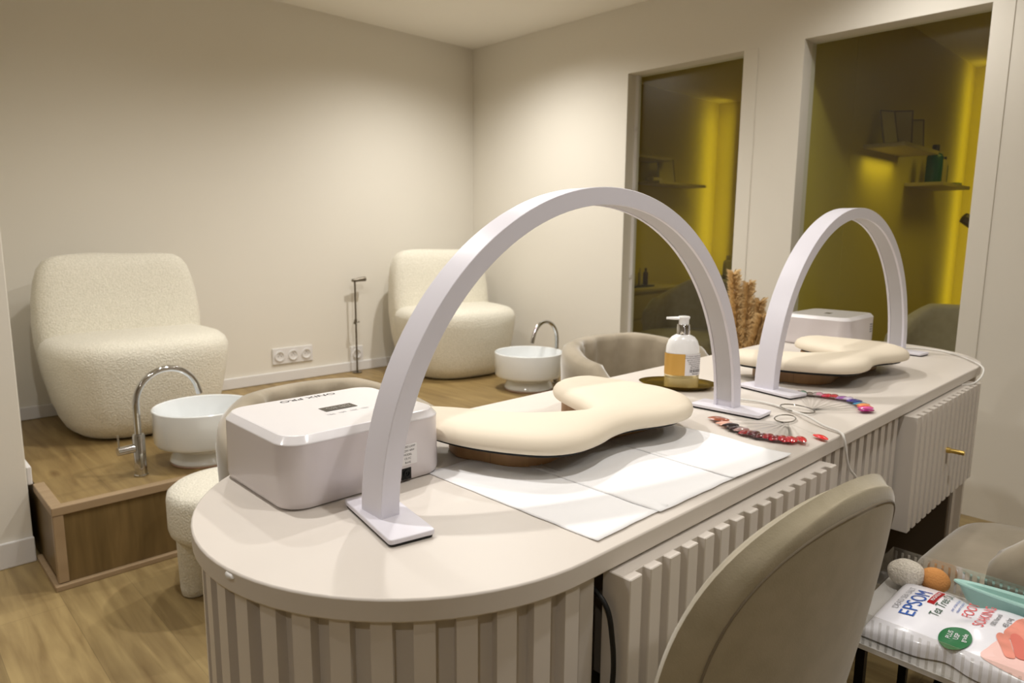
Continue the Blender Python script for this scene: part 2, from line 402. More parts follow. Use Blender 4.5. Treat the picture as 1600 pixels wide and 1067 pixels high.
# ================================================================ ARCH LAMPS
def arch_lamp(name, label, x0, y0, yaw, dz=.7605, turn=(-9, 4)):
    t = thing(name, label, 'lamp', (x0, y0, dz), yaw, 'white arch lamps on the desk')
    A, Hh, th, wd, cx = .4775, .473, .030, .052, .4775
    n = 72
    def pt(a, off, y):
        ca, sa = cos(a), sin(a)
        nx, nz = ca*Hh, sa*A; l = math.hypot(nx, nz)
        return (cx-(A*ca)+off*nx/l, y, Hh*sa-off*nz/l+.006)
    bm = bmesh.new(); V = []
    rim, rec = .0075, .004
    sec = [(0, 0), (0, wd), (th, wd), (th, wd-rim), (th-rec, wd-rim), (th-rec, rim), (th, rim), (th, 0)]
    rs = [[pt(pi*k/n, o, y) for o, y in sec] for k in range(n+1)]
    rings(bm, rs); link('arch_frame', bm, lamp_m, t, angle=30, bevel=.0008, seg=1)
    bm = bmesh.new(); sec = [(th-.0039, wd-rim-.0005), (th-.0039, rim+.0005), (th-.0012, rim+.0005), (th-.0012, wd-rim-.0005)]
    rings(bm, [[pt(pi*k/n, o, y) for o, y in sec] for k in range(1, n)])
    o = link('light_strip', bm, diff_m, t, angle=30); o['label'] = 'recessed grey diffuser strip inside the arch'
    for sx, tr in ((.004+th/2, turn[0]), (2*A-.004-th/2, turn[1])):
        bm = bmesh.new(); prism(bm, rrect(-.033, .033, -.083, .083, .006, 4), .0035, .0105)
        b = link('base_plate', bm, lamp_m, t, loc=(sx, wd/2-.012, 0), rz=R(tr), bevel=.0012)
        bm = bmesh.new(); prism(bm, rrect(-.031, .031, -.081, .081, .006, 4), 0, .0037)
        link('rubber_pad', bm, rub_m, b)
    return t
arch_lamp('arch_lamp', 'white arch lamp nearest the camera, bridging the desk in front of the white nail dryer', .489, .765, R(-1.2))
arch_lamp('arch_lamp', 'white arch lamp at the far right end of the desk', 1.662, .772, R(-1.2), turn=(-12, -6))

# ================================================================ NAIL DRYERS
def dryer(label, x0, x1, y0, y1, h=.11, z=.7605, near=True):
    t = thing('nail_dryer', label, 'nail dryer', ((x0+x1)/2, (y0+y1)/2, z), 0, 'white nail dryers on the desk')
    hx, hy = (x1-x0)/2, (y1-y0)/2
    bm = bmesh.new(); r = .038
    def rr(i, zz): return [(x, y, zz) for x, y in rrect(-hx+i, hx-i, -hy+i, hy-i, r-i*.6, 10)]
    rings(bm, [rr(.003, .002), rr(.0015, .004), rr(0, .012), rr(.001, h-.012)])
    link('casing', bm, uv_side, t, angle=50)
    bm = bmesh.new(); rings(bm, [rr(.0005, h-.012), rr(.001, h-.0105), rr(.0025, h-.0085), rr(.009, h-.0008), rr(.0115, h)])
    lid = link('lid', bm, uv_top, t, angle=12)
    Rm = Matrix.Translation((0, 0, h+.0004)) @ Matrix.Rotation(pi, 4, 'Z')
    if near:
        letters('brand_lettering', 'ONIX PRO', .021, ink_m, lid, Matrix.Translation((.004, hy-.028, 0)) @ Rm @ Matrix.Diagonal((1.05, .8, 1, 1)))
        cx, cy = .009, -.002
        bm = bmesh.new(); box(bm, cx-.029, cx+.029, cy-.013, cy+.013, h, h+.0006); dsp = link('display', bm, mat('display_glass', (.20, .19, .18), .15), lid, smooth=False)
        letters('display_digits', '88:8S', .020, mat('display_digit', (.55, .53, .50), .4), dsp, Matrix.Translation((cx, cy, .0005)) @ Rm)
        for k, s in enumerate(('10s', '30s', '60s', '99s')):
            letters('timer_mark', s, .010, grey_ink, lid, Matrix.Translation((cx+.034-.021*k-.002, cy-.032, 0)) @ Rm)
        # rating label and power socket on the face towards the camera
        Rf = Matrix.Rotation(R(90), 4, 'X')
        bm = bmesh.new(); box(bm, .047, .082, -hy-.0004, -hy+.001, .028, .062)
        lb = link('rating_label', bm, mat('label_paper', (.93, .92, .92), .5), t, smooth=False)
        for k, s in enumerate(('UV LED LAMP', 'DC24V 48W', 'MODEL', 'CE FC', 'RoHS')):
            letters('label_lettering', s, .0048, ink_m, lb, Matrix.Translation((.064, -hy-.0006, .058-.0065*k)) @ Rf)
        bm = bmesh.new(); box(bm, .052, .070, -hy-.0008, -hy+.001, .004, .023)
        sk = link('power_socket', bm, rub_m, t, smooth=False)
        bm = bmesh.new(); rings(bm, [[(.061+r*cos(2*pi*k/16), y, .0145+r*sin(2*pi*k/16)) for k in range(16)] for r, y in ((.006, -hy-.0008), (.006, -hy-.003), (.0045, -hy-.003), (.0045, -hy-.001), (.0012, -hy-.001), (.001, -hy-.0035))])
        link('pin', bm, cable_b, sk)
    else:
        bm = bmesh.new(); box(bm, -.028, .004, -.010, .010, h, h+.0006); link('display', bm, mat('display_glass', (.20, .19, .18), .15), lid, smooth=False)
        bm = bmesh.new()
        for k in range(4):
            for j in range(3): box(bm, hx-.062+.008*j, hx-.057+.008*j, -hy-.0006, -hy+.001, .042+.009*k, .047+.009*k)
        link('vent', bm, grey_ink, t, smooth=False)
    return t
dryer('white nail dryer with lettering and dark display, beside the near end of the arch lamp', .412, .698, .886, 1.128)
dryer('white nail dryer at the far end of the desk behind the cream armrest', 2.515, 2.80, .915, 1.155, near=False)

# ================================================================ ARMRESTS
PAD = [(.700, .985), (.725, 1.045), (.775, 1.045), (.815, 1.0), (.845, .945), (.885, .885), (.945, .845), (.995, .828), (1.022, .862), (1.048, .925), (1.078, .985), (1.120, 1.028), (1.18, 1.042), (1.232, 1.018), (1.25, .955), (1.26, .885), (1.262, .82), (1.238, .758), (1.19, .715), (1.13, .695), (1.075, .702), (1.01, .722), (.95, .722), (.89, .708), (.835, .705), (.785, .727), (.748, .775), (.718, .84), (.702, .91)]
def armrest(label, dx, dy, rz):
    c = Vector((.98, .86))
    t = thing('hand_armrest', label, 'armrest', (c.x+dx, c.y+dy, .7605), rz, 'cream horseshoe armrests on the desk')
    P = [tuple(Vector(p[:2])-c) for p in [(q.x, q.y) for q in cr([(x, y, 0) for x, y in PAD][::-1], 5, True)]]
    # orient: make inset go inwards
    A = sum(P[i-1][0]*P[i][1]-P[i][0]*P[i-1][1] for i in range(len(P)))
    if A < 0: P = P[::-1]
    V2 = [Vector(p) for p in P]; N2 = len(V2); lim = []; nor = []
    for i in range(N2):
        tg = (V2[(i+1) % N2]-V2[i-1]).normalized(); nn = Vector((-tg.y, tg.x)); r_ = 1.0
        for j in range(N2):
            dd = V2[j]-V2[i]; q = nn.dot(dd)
            if j != i and q > 1e-6: r_ = min(r_, dd.length_squared/(2*q))
        lim.append(r_*.86); nor.append(nn)
    lim = [min(lim[k-2], lim[k-1], lim[k], lim[(k+1) % N2], lim[(k+2) % N2]) for k in range(N2)]
    def ring(i, z): return [(V2[k].x+nor[k].x*min(i, lim[k]), V2[k].y+nor[k].y*min(i, lim[k]), z) for k in range(N2)]
    WB = [(.770, .88), (.790, .82), (.84, .790), (.9, .800), (1.0, .815), (1.13, .79), (1.185, .80), (1.21, .84), (1.205, .93), (1.18, 1.005), (1.125, 1.01), (1.105, .95), (1.075, .87), (.98, .86), (.9, .895), (.84, .96), (.79, .99), (.755, .93)]
    W2 = [(q.x-c.x, q.y-c.y) for q in cr([(x, y, 0) for x, y in WB], 4, True)]
    bm = bmesh.new(); prism(bm, W2, 0, .034); link('wooden_base', bm, base_wood, t, angle=30, bevel=.002)
    bm = bmesh.new(); rings(bm, [ring(.020, .0345), ring(.018, .0425)]); link('backing_board', bm, black_board, t)
    bm = bmesh.new(); rings(bm, [ring(.007, .0425), ring(.001, .0455), ring(-.001, .052), ring(.0005, .059), ring(.005, .0655), ring(.013, .0705), ring(.024, .0740), ring(.035, .0758), ring(.045, .0765)])
    link('cushion', bm, leather_m, t, angle=60)
    return t
armrest('cream padded hand armrest lying on the white paper towels', 0, 0, 0)
armrest('cream padded hand armrest under the far arch lamp', 1.055, -.072, R(-2))

# ================================================================ PAPER TOWELS
def towel(label, x0, x1, y0, y1, z, rz, seed):
    n = 24; bm = bmesh.new(); g = []
    for i in range(n+1):
        row = []
        for j in range(n+1):
            u, v = i/n, j/n; x = x0+(x1-x0)*u; y = y0+(y1-y0)*v
            h = .0006*noise.noise(Vector((x*9, y*9, seed)))+.0006
            h += .0025*max(0, (u-.93)/.07)**2*(.5+.5*sin(v*9+seed)) + .0015*max(0, (.05-v)/.05)
            row.append(bm.verts.new((x+.0015*noise.noise(Vector((y*30, seed, 0))), y+.0012*noise.noise(Vector((x*30, seed, 3))), z+h)))
        g.append(row)
    for i in range(n):
        for j in range(n): bm.faces.new((g[i][j], g[i+1][j], g[i+1][j+1], g[i][j+1]))
    bmesh.ops.rotate(bm, verts=bm.verts, cent=((x0+x1)/2, (y0+y1)/2, 0), matrix=Matrix.Rotation(rz, 3, 'Z'))
    o = link('paper_towel', bm, paper_m); md = o.modifiers.new('thick', 'SOLIDIFY'); md.thickness = .0006; md.offset = 1
    bm = bmesh.new()
    return tag(o, label, 'paper towel', 'white paper towels laid on the desk')
towel('white paper towel nearest the dryer, with an embossed edge', .668, .835, .535, .90, .7602, R(1), 1)
towel('middle white paper towel under the armrest', .812, 1.035, .53, .89, .7612, R(-.5), 5)
towel('white paper towel beside the red nail swatches', 1.022, 1.215, .522, .80, .7624, R(-3), 9)

# ================================================================ SWATCH FANS
def fan(label, px, py, tips, ringp, cols, z=.764, group='nail polish swatch fans'):
    t = thing('nail_swatch_fan', label, 'nail polish swatches', (px, py, z), 0, group)
    bm = bmesh.new(); tube(bm, [(ringp[0]+ringp[2]*cos(a), ringp[1]+ringp[3]*sin(a), .002+.002*sin(a)) for a in [2*pi*k/28 for k in range(28)]], .0016, 8, True)
    link('ring', bm, chrome_m, t)
    for i, (tx, ty) in enumerate(tips):
        d = Vector((tx-px, ty-py)); L = d.length; a = math.atan2(d.y, d.x)
        lift = .002+.0012*(i % 3)
        bm = bmesh.new(); prism(bm, [(.010, -.0012), (L-.03, -.0032), (L-.03, .0032), (.010, .0012)], lift-.0006, lift+.0006)
        s = link('swatch_stick', bm, clip_m, t, rz=a)
        bm = bmesh.new(); rs = []
        for k in range(9):
            u = k/8; x = L-.036+.036*u; wdt = .0092*(sin(pi*min(1, .18+u*.82))**.45) if u < 1 else .001
            hh = .0042*sin(pi*(.15+.8*u))
            rs.append([(x, wdt*cos(q), lift+hh*max(0, sin(q))-.0006) for q in [2*pi*j/12 for j in range(12)]])
        rings(bm, rs); c = cols[i % len(cols)]
        link('painted_tip', bm, mat('polish_%02d%02d%02d' % tuple(int(v*99) for v in c), c, .12, coat=.8), s)
    return t
reds = [(.66, .40, .30), (.72, .46, .36), (.62, .34, .24), (.93, .72, .64), (.95, .76, .68), (.12, .05, .07), (.08, .03, .04), (.16, .05, .07), (.62, .50, .48), (.60, .12, .14), (.50, .08, .12), (.30, .06, .11), (.22, .05, .09), (.34, .08, .14), (.58, .05, .14), (.66, .05, .15), (.48, .05, .12), (.72, .06, .16), (.78, .08, .18), (.84, .10, .20), (.88, .14, .22), (.92, .20, .26), (.84, .10, .14)]
tp = cr([(1.318, .755, 0), (1.285, .712, 0), (1.262, .668, 0), (1.252, .628, 0), (1.256, .588, 0), (1.268, .556, 0), (1.276, .545, 0)], 6)
step = (len(tp)-1)/(len(reds)-1)
tl = [(tp[round(i*step)].x, tp[round(i*step)].y) for i in range(len(reds))]
fan('fan of nude, black and red nail swatches nearest the paper towels', 1.405, .615, tl+[(1.288, .530), (1.345, .508)], (.03, .02, .034, .018), reds+[(.85, .15, .16), (.96, .16, .16)])
bright = [(.80, .22, .26), (.45, .12, .12), (.45, .62, .55), (.55, .50, .48), (.70, .66, .66), (.88, .62, .72), (.90, .12, .40), (.86, .10, .24), (.78, .08, .20), (.74, .56, .82), (.66, .40, .74), (.86, .80, .92), (.26, .12, .62), (.20, .10, .56), (.16, .22, .50), (.34, .66, .86), (.10, .56, .70), (.96, .62, .40), (.97, .46, .36), (.96, .30, .40), (.90, .35, .66), (.80, .50, .80), (.62, .08, .42)]
tp = cr([(1.715, .742, 0), (1.735, .70, 0), (1.745, .655, 0), (1.745, .61, 0), (1.722, .575, 0), (1.69, .545, 0), (1.655, .528, 0)], 6)
step = (len(tp)-1)/(len(bright)-1)
tl = [(tp[round(i*step)].x, tp[round(i*step)].y) for i in range(len(bright))]
fan('fan of rainbow coloured nail swatches beside the far arch lamp', 1.545, .625, tl, (-.005, .030, .030, .038), bright)

# ================================================================ SOAP BOTTLE ON TRAY
TR = Vector((1.572, .985)); ta = R(-58)
t = None
bm = bmesh.new()
def ell(a, b, z, n=48): return [(a*cos(2*pi*k/n), b*sin(2*pi*k/n), z) for k in range(n)]
rings(bm, [ell(.070, .048, 0), ell(.086, .060, .004), ell(.100, .070, .012), ell(.101, .071, .0125), ell(.099, .0695, .0128), ell(.084, .058, .0065), ell(.068, .046, .003)])
tag(link('oval_tray', bm, goldtray_m, None, loc=(1.555, .985, .7605), rz=ta, angle=50), 'small oval brass tray under the soap bottle', 'tray')
bt = thing('soap_dispenser', 'pump soap bottle with gold and white label standing on the brass tray', 'soap dispenser', (1.537, .962, .764), R(-44))
bt.scale = (1.12, 1.12, 1.06)
def bl(r, z): return sup(r[0], r[1], 0, 0, z, 2.3, 40)
prof = [((.036, .025), 0), ((.039, .028), .004), ((.040, .0285), .05), ((.0385, .028), .088), ((.037, .027), .105), ((.033, .0245), .118), ((.026, .020), .127), ((.017, .0155), .132), ((.0135, .0135), .134)]
bottle_glass = mat('clear_bottle_plastic', (.97, .93, .80), .08, trans=.9, ior=1.2)
bm = bmesh.new(); rings(bm, [bl(r, z) for r, z in prof[:3]]+[bl((.0392, .0282), .0885)]); link('bottle', bm, bottle_glass, bt, angle=60)
bm = bmesh.new(); rings(bm, [bl((.035, .024), .003), bl((.0375, .026), .006), bl((.0378, .026), .028)]); link('liquid', bm, mat('pale_gold_soap', (.96, .92, .76), .2, trans=.4, ior=1.2), bt, angle=60)
bm = bmesh.new(); rings(bm, [bl((.0393, .0284), .0885), bl(*prof[3]), ] + [bl(r, z) for r, z in prof[4:]]); o = link('white_shoulder', bm, milk_m, bt, angle=60)
def wrap(a0, a1, z0, z1, off, m_, name, n=24):
    bm = bmesh.new(); V = []
    def p(a, z):
        c, s = cos(a), sin(a); e = 2.3
        return ((.0402+off)*math.copysign(abs(c)**(2/e), c), (.0287+off)*math.copysign(abs(s)**(2/e), s), z)
    for k in range(n+1):
        a = a0+(a1-a0)*k/n; V.append((bm.verts.new(p(a, z0)), bm.verts.new(p(a, z1))))
    for a, b in zip(V, V[1:]): bm.faces.new((a[0], b[0], b[1], a[1]))
    return link(name, bm, m_, bt)
wrap(R(178), R(270), .036, .0885, .0004, amber_label, 'gold_label')
wl = wrap(R(270), R(346), .036, .0885, .0004, mat('label_white', (.90, .89, .90), .4), 'back_label')
Rf = Matrix.Rotation(R(90), 4, 'X')
def wrapw(a_c):
    def f(co):
        a = a_c+co.x/.030; c, s = cos(a), sin(a); e = 2.3
        return Vector((.0410*math.copysign(abs(c)**(2/e), c), .0295*math.copysign(abs(s)**(2/e), s), co.z))
    return f
for k in range(8):
    letters('label_lettering', ('Creamy liquid soap for', 'hands and body. Wash', 'gently and rinse off.', 'Ingredients: Aqua,', 'Glycerin, Parfum', 'Made in EU', 'B.L.A.N.C', 'Sameri')[k], .0042 if k < 6 else .0055, ink_m, wl, Matrix.Translation((0, 0, .084-.0048*k-(.0 if k < 7 else .010))) @ Rf, warp=wrapw(R(306)))
bm = bmesh.new()
for k in range(14):
    x0 = -.012+k*.0018; wv = (.0007, .0012, .0005)[k % 3]; q = [wrapw(R(306))(Vector((xx, 0, zz))) for xx, zz in ((x0, .044), (x0+wv, .044), (x0+wv, .0515), (x0, .0515))]
    bm.faces.new([bm.verts.new(p) for p in q])
link('barcode', bm, ink_m, wl, smooth=False)
bm = bmesh.new(); lathe(bm, [(.0145, .132), (.0150, .134), (.0150, .157), (.0142, .158)], 32); cp = link('chrome_collar', bm, chrome_m, bt)
bm = bmesh.new(); lathe(bm, [(.0115, .158), (.0115, .170), (.0135, .173), (.0135, .176), (.012, .1775)], 28)
rings(bm, [[(x, wy*cos(q), .1725+zz*sin(q)) for q in [2*pi*j/12 for j in range(12)]] for x, wy, zz in ((-.004, .0075, .0045), (-.020, .006, .004), (-.036, .0045, .003), (-.040, .004, .003))])
link('pump_head', bm, milk_m, bt)

# ================================================================ CABLES
bm = bmesh.new(); tube(bm, cr([(1.485, .83, .765), (1.52, .80, .766), (1.545, .735, .764), (1.52, .665, .764), (1.468, .603, .772), (1.44, .555, .766), (1.422, .515, .764), (1.40, .497, .757), (1.415, .49, .70), (1.452, .485, .665), (1.475, .488, .62), (1.478, .495, .50), (1.45, .49, .30), (1.50, .44, .03), (1.60, .5, .006)], 8), .0026)
tag(link('lamp_cable', bm, cable_w), 'white cable running past the swatch fans and down over the desk edge', 'cable')
bm = bmesh.new(); tube(bm, cr([(2.655, .80, .765), (2.72, .76, .764), (2.73, .68, .764), (2.66, .60, .764), (2.55, .53, .765), (2.47, .492, .762), (2.42, .483, .748), (2.385, .487, .735), (2.35, .495, .7295), (2.33, .515, .729)], 8), .0026)
tag(link('lamp_cable', bm, cable_w), 'white cable looping over the far rounded end of the desk', 'cable')
bm = bmesh.new(); tube(bm, cr([(.6615, .70, .712), (.6615, .58, .71), (.6615, .515, .69), (.662, .498, .64), (.662, .496, .58), (.662, .51, .53), (.662, .60, .495), (.662, .82, .42), (.662, .90, .20), (.662, .92, .006)], 8), .0036)
tag(link('power_cord', bm, cable_b), 'black cord hanging in the gap beside the near drawer', 'cable')

# ================================================================ SEATING
def armchair(label, x, y, rz):
    t = thing('boucle_armchair', label, 'armchair', (x, y, PZ+.0005), rz, 'cream boucle armchairs on the platform')
    L = [(0, .235, .215), (.008, .262, .243), (.03, .290, .270), (.08, .315, .293), (.16, .335, .308), (.25, .352, .320), (.32, .362, .328), (.365, .366, .330), (.395, .356, .322), (.415, .335, .302), (.427, .295, .265), (.431, .22, .20)]
    bm = bmesh.new(); rings(bm, [sup(a, b, 0, -.035 if z > .1 else -.02-.15*z, z, 2.7, 56) for z, a, b in L])
    for v in bm.verts: v.co += v.co.normalized()*.004*noise.noise(v.co*6)
    link('seat', bm, boucle_m, t, angle=80)
    L = [(.02, .27, .12, .145), (.12, .305, .13, .165), (.25, .335, .135, .185), (.38, .350, .13, .200), (.48, .352, .122, .208), (.58, .345, .112, .214), (.66, .332, .102, .218), (.715, .315, .090, .220), (.75, .290, .072, .220), (.768, .255, .048, .219), (.775, .20, .02, .218)]
    bm = bmesh.new(); n = 56; rs = []
    for z, a, b, cy in L:
        r = []
        for p in sup(a, b, 0, 0, z, 3.2, n):
            r.append((p[0], p[1]+cy-.05*(p[0]/a)**2*min(1, z/.3), z))
        rs.append(r)
    rings(bm, rs)
    for v in bm.verts: v.co += Vector((v.co.x, 0, v.co.z-.4)).normalized()*.006*noise.noise(v.co*5+Vector((x, 0, 0)))
    link('backrest', bm, boucle_m, t, angle=80)
    return t
armchair('cream boucle armchair standing in the left corner behind the near foot basin', .905, 3.44, R(3))
armchair('cream boucle armchair beside the metal stand, behind the far foot basin', 2.75, 3.42, R(-8))

st = thing('boucle_stool', 'low round cream boucle stool in front of the wooden platform', 'stool', (.818, 2.17, 0), 0)
bm = bmesh.new(); lathe(bm, [(.13, .20), (.165, .204), (.183, .218), (.188, .236), (.188, .325), (.184, .345), (.168, .358), (.13, .363), (.05, .364)], 56); link('seat', bm, boucle_m, st, angle=80)
for a in (165, 285, 45):
    bm = bmesh.new(); lathe(bm, [(.030, 0), (.038, .006), (.042, .03), (.045, .205)], 24); link('leg', bm, boucle_m, st, loc=(.122*cos(R(a)), .122*sin(R(a)), 0), angle=80)

def basin(label, x, y, fa, sc=1):
    t = thing('foot_basin', label, 'basin', (x, y, PZ+.0005), fa, 'white round foot basins on the platform')
    bm = bmesh.new(); lathe(bm, [(.128, .006), (.131, .012), (.124, .030), (.112, .048), (.115, .058), (.150, .068), (.174, .078), (.182, .092), (.184, .206), (.1835, .212), (.180, .2145), (.176, .212), (.174, .2), (.170, .12), (.14, .088), (.05, .078), (.01, .076)], 64)
    t.scale = (sc, sc, 1)
    b = link('bowl', bm, ceramic_m, t, angle=35)
    bm = bmesh.new(); lathe(bm, [(.127, 0), (.1285, .006)], 48); link('foot_ring', bm, clay_m, t)
    return t
basin('white round foot basin beside the stool, left one of the pair', .938, 2.705, 0)
basin('white round foot basin in front of the far boucle armchair', 2.76, 2.735, 0, 1.07)
def faucet(label, x, y, rz, flip=1):
    t = thing('swan_neck_faucet', label, 'faucet', (x, y, PZ+.0005), rz, 'chrome faucets on the platform')
    bm = bmesh.new(); lathe(bm, [(.024, 0), (.024, .004), (.0205, .006), (.0205, .150), (.018, .154)], 28); link('body', bm, chrome_m, t)
    pts = [(0, 0, .15), (0, 0, .20), (0, 0, .258)]+[(.116-.116*cos(a), 0, .262+.116*sin(a)) for a in [R(12*k) for k in range(1, 15)]]
    e = pts[-1]; pts += [(e[0]+.006, 0, e[2]-.022)]
    bm = bmesh.new(); tube(bm, cr(pts, 3), .0115, 16); link('spout', bm, chrome_m, t)
    bm = bmesh.new(); rings(bm, [[(q, .0155*cos(2*pi*k/20), .105+.0155*sin(2*pi*k/20)) for k in range(20)] for q in (-.018, -.074)])
    h = link('handle', bm, chrome_m, t)
    bm = bmesh.new(); tube(bm, [(-.068, 0, .115), (-.069, 0, .165)], .0028, 8); link('lever', bm, chrome_m, h)
    return t
faucet('chrome swan neck faucet bending over the basin beside the stool', .692, 2.672, R(8))
faucet('chrome swan neck faucet standing behind the far basin', 2.985, 2.725, R(186))

def barrel(label, x, y, rz, rx=.315, ry=.29, zb=.775, za=.70, group='beige velvet barrel chairs at the client side', m_=velvet_m, pleats=9, se=2.4):
    t = thing('barrel_chair', label, 'chair', (x, y, 0), rz, group)
    n = 60; th = .058; bm = bmesh.new(); rs = []
    for k in range(n+1):
        u = k/n; a = R(-22+224*u)   # from the right arm round the back (+Y) to the left arm
        c, s = cos(a), sin(a)
        e = max(0, s)
        top = za+(zb-za)*min(1, e*1.25)**1.2 - (.10*max(0, -.05-s)/.35)
        endt = min(1, min(u, 1-u)*18)**.5
        pl = .015*abs(sin(pleats*pi*u))*(1 if .06 < u < .94 else .3)
        tt = th*(.35+.65*endt)
        def P(off, z): return ((rx-off)*c, (ry-off)*s, z)
        r = [P(0, .36), P(-.012, .50), P(-.018, top-.05), P(-.012, top-.016), P(.006, top-.003), P(tt*.5, top+.003), P(tt-.004-pl*.3, top-.006), P(tt+.008-pl, top-.022), P(tt+.012-pl, top-.07), P(tt+.004-pl, .50), P(tt, .42), P(.02, .36)]
        rs.append(r)
    rings(bm, rs); link('backrest', bm, m_, t, angle=70)
    bm = bmesh.new(); rings(bm, [sup(rx-.03, ry-.02, 0, -.03, z, se, 44) if i in (2, 3) else sup(rx-.03-d, ry-.02-d, 0, -.03, z, se, 44) for i, (z, d) in enumerate(((.33, .03), (.34, .012), (.37, 0), (.43, 0), (.458, .012), (.47, .035), (.474, .08)))])
    link('seat', bm, m_, t, angle=80)
    for sx in (-1, 1):
        for sy in (-1, 1):
            bm = bmesh.new(); tube(bm, [(sx*.16, sy*.15-.02, .335), (sx*.21, sy*.20-.02, 0)], [.014, .009], 12); link('leg', bm, leg_m, t)
    return t
barrel('beige velvet barrel chair pushed up behind the near nail dryer', .835, 1.46, R(0), rx=.275, ry=.265, zb=.758)
barrel('beige velvet barrel chair with pleated back, behind the soap bottle', 2.12, 1.47, R(-2), rx=.33, ry=.29, zb=.757, za=.72)

def staff_chair(label, x, y, rz, zt=.862):
    t = thing('velvet_desk_chair', label, 'chair', (x, y, 0), rz, 'velvet chairs on the working side of the desk')
    # chair faces +Y; the back is at -Y
    W = .228; z0 = .40; NU, NV = 40, 30
    def surf(u, v, side):
        z = z0+(zt-z0)*v
        tv = max(0, (v-.35)/.65)
        hw = W*(.84+.16*min(1, v/.45))*(max(0, 1-tv**3.4))**(.45)
        x_ = hw*u
        y_ = -.215+.10*(1-v)**2*.3 - .045*v + .055*(abs(x_)/W)**2.3
        edge = max(0, 1-abs(u)**12)**.5
        vt = max(0, 1-v**14)**.5
        tk = .024*(.45+.55*edge*vt)
        return (x_, y_+side*tk, z)
    bm = bmesh.new()
    def vv(j): return sin(pi/2*j/NV)
    F = [[bm.verts.new(surf(-1+2*i/NU, vv(j), 1)) for i in range(NU+1)] for j in range(NV+1)]
    B = [[bm.verts.new(surf(-1+2*i/NU, vv(j), -1)) for i in range(NU+1)] for j in range(NV+1)]
    for G, fl in ((F, 0), (B, 1)):
        for j in range(NV):
            for i in range(NU): bm.faces.new((G[j][i], G[j][i+1], G[j+1][i+1], G[j+1][i]))
    M_ = []
    for (j0, i0) in [(j, 0) for j in range(NV+1)]: pass
    def bridge(a, b):
        mid = [bm.verts.new((p.co+q.co)/2+d) for p, q, d in zip(a, b, dirs)]
        for k in range(len(a)-1):
            bm.faces.new((a[k], a[k+1], mid[k+1], mid[k])); bm.faces.new((mid[k], mid[k+1], b[k+1], b[k]))
    path = [(j, 0) for j in range(NV+1)]+[(NV, i) for i in range(1, NU+1)]+[(j, NU) for j in range(NV-1, -1, -1)]
    a = [F[j][i] for j, i in path]; b = [B[j][i] for j, i in path]
    cen = Vector((0, -.2, .6)); dirs = []
    for (j, i), p in zip(path, a):
        d = Vector((p.co.x, 0, p.co.z-cen.z)); d = Vector((p.co.x*2.2, 0, max(0, p.co.z-.62)*2.0)); dirs.append(d.normalized()*.010 if d.length > 1e-6 else Vector())
    bridge(a, b)
    bm.faces.new([F[0][i] for i in range(NU+1)]+[B[0][i] for i in range(NU, -1, -1)])
    bmesh.ops.remove_doubles(bm, verts=bm.verts, dist=1e-5)
    bk = link('backrest', bm, velvet_d, t, angle=80)
    # piping seam following the rim, on the rear panel
    pp = []
    def yrear(x_, z):
        v = (z-z0)/(zt-z0); return -.215+.03*(1-v)**2-.045*v+.055*(abs(x_)/W)**2.3-.0242
    for (j, i) in path:
        q = Vector(surf((-1+2*i/NU), vv(j), -1)); c = Vector((0, 0, z0+.25)); d = Vector((q.x*1.6, 0, max(0, q.z-c.z)))
        if d.length > 1e-6: q -= d.normalized()*.020
        q.y = yrear(q.x, q.z)+.002; pp.append(q)
    pp = cr(pp[::3]+[pp[-1]], 3)
    bm = bmesh.new(); tube(bm, pp, .0017, 8); link('piping', bm, pipe_m, bk)
    bm = bmesh.new(); rings(bm, [sup(a_, b_, 0, .015, z, 2.9, 48) for z, a_, b_ in ((.385, .20, .20), (.39, .222, .222), (.42, .236, .232), (.45, .234, .230), (.468, .222, .22), (.474, .19, .19))])
    link('seat', bm, velvet_m, t, angle=80)
    for s in (-1, 1):   # low side wings joining seat and back
        bm = bmesh.new(); pts = cr([(s*.232, -.16, .50), (s*.247, -.08, .475), (s*.243, .04, .455), (s*.23, .14, .44)], 6)
        tube(bm, pts, [.034-.016*k/(len(pts)-1) for k in range(len(pts))], 14); link('wing', bm, velvet_d, t, angle=80)
    for sx in (-1, 1):
        for sy in (-1, 1):
            bm = bmesh.new(); tube(bm, [(sx*.15, sy*.14, .388), (sx*.225, sy*.215, 0)], [.013, .008], 12); link('leg', bm, leg_m, t)
    return t
staff_chair('greige velvet desk chair, its curved back filling the right foreground', .855, .545, R(-6))
barrel('beige velvet barrel chair beyond the clear tray, under the far drawer', 1.745, .13, R(177), rx=.285, ry=.27, zb=.80, za=.67, se=5, group='velvet chairs on the working side of the desk')
barrel('grey velvet chair behind the far opening, mostly hidden by the wall', 3.98, .96, R(-90), rx=.27, ry=.27, zb=.80, za=.66, group=None, m_=velvet_d, pleats=0)
barrel('large beige lounge chair standing inside the left opening', 4.25, 2.62, R(-100), rx=.34, ry=.34, zb=.84, za=.70, group=None, m_=velvet_d, pleats=0)

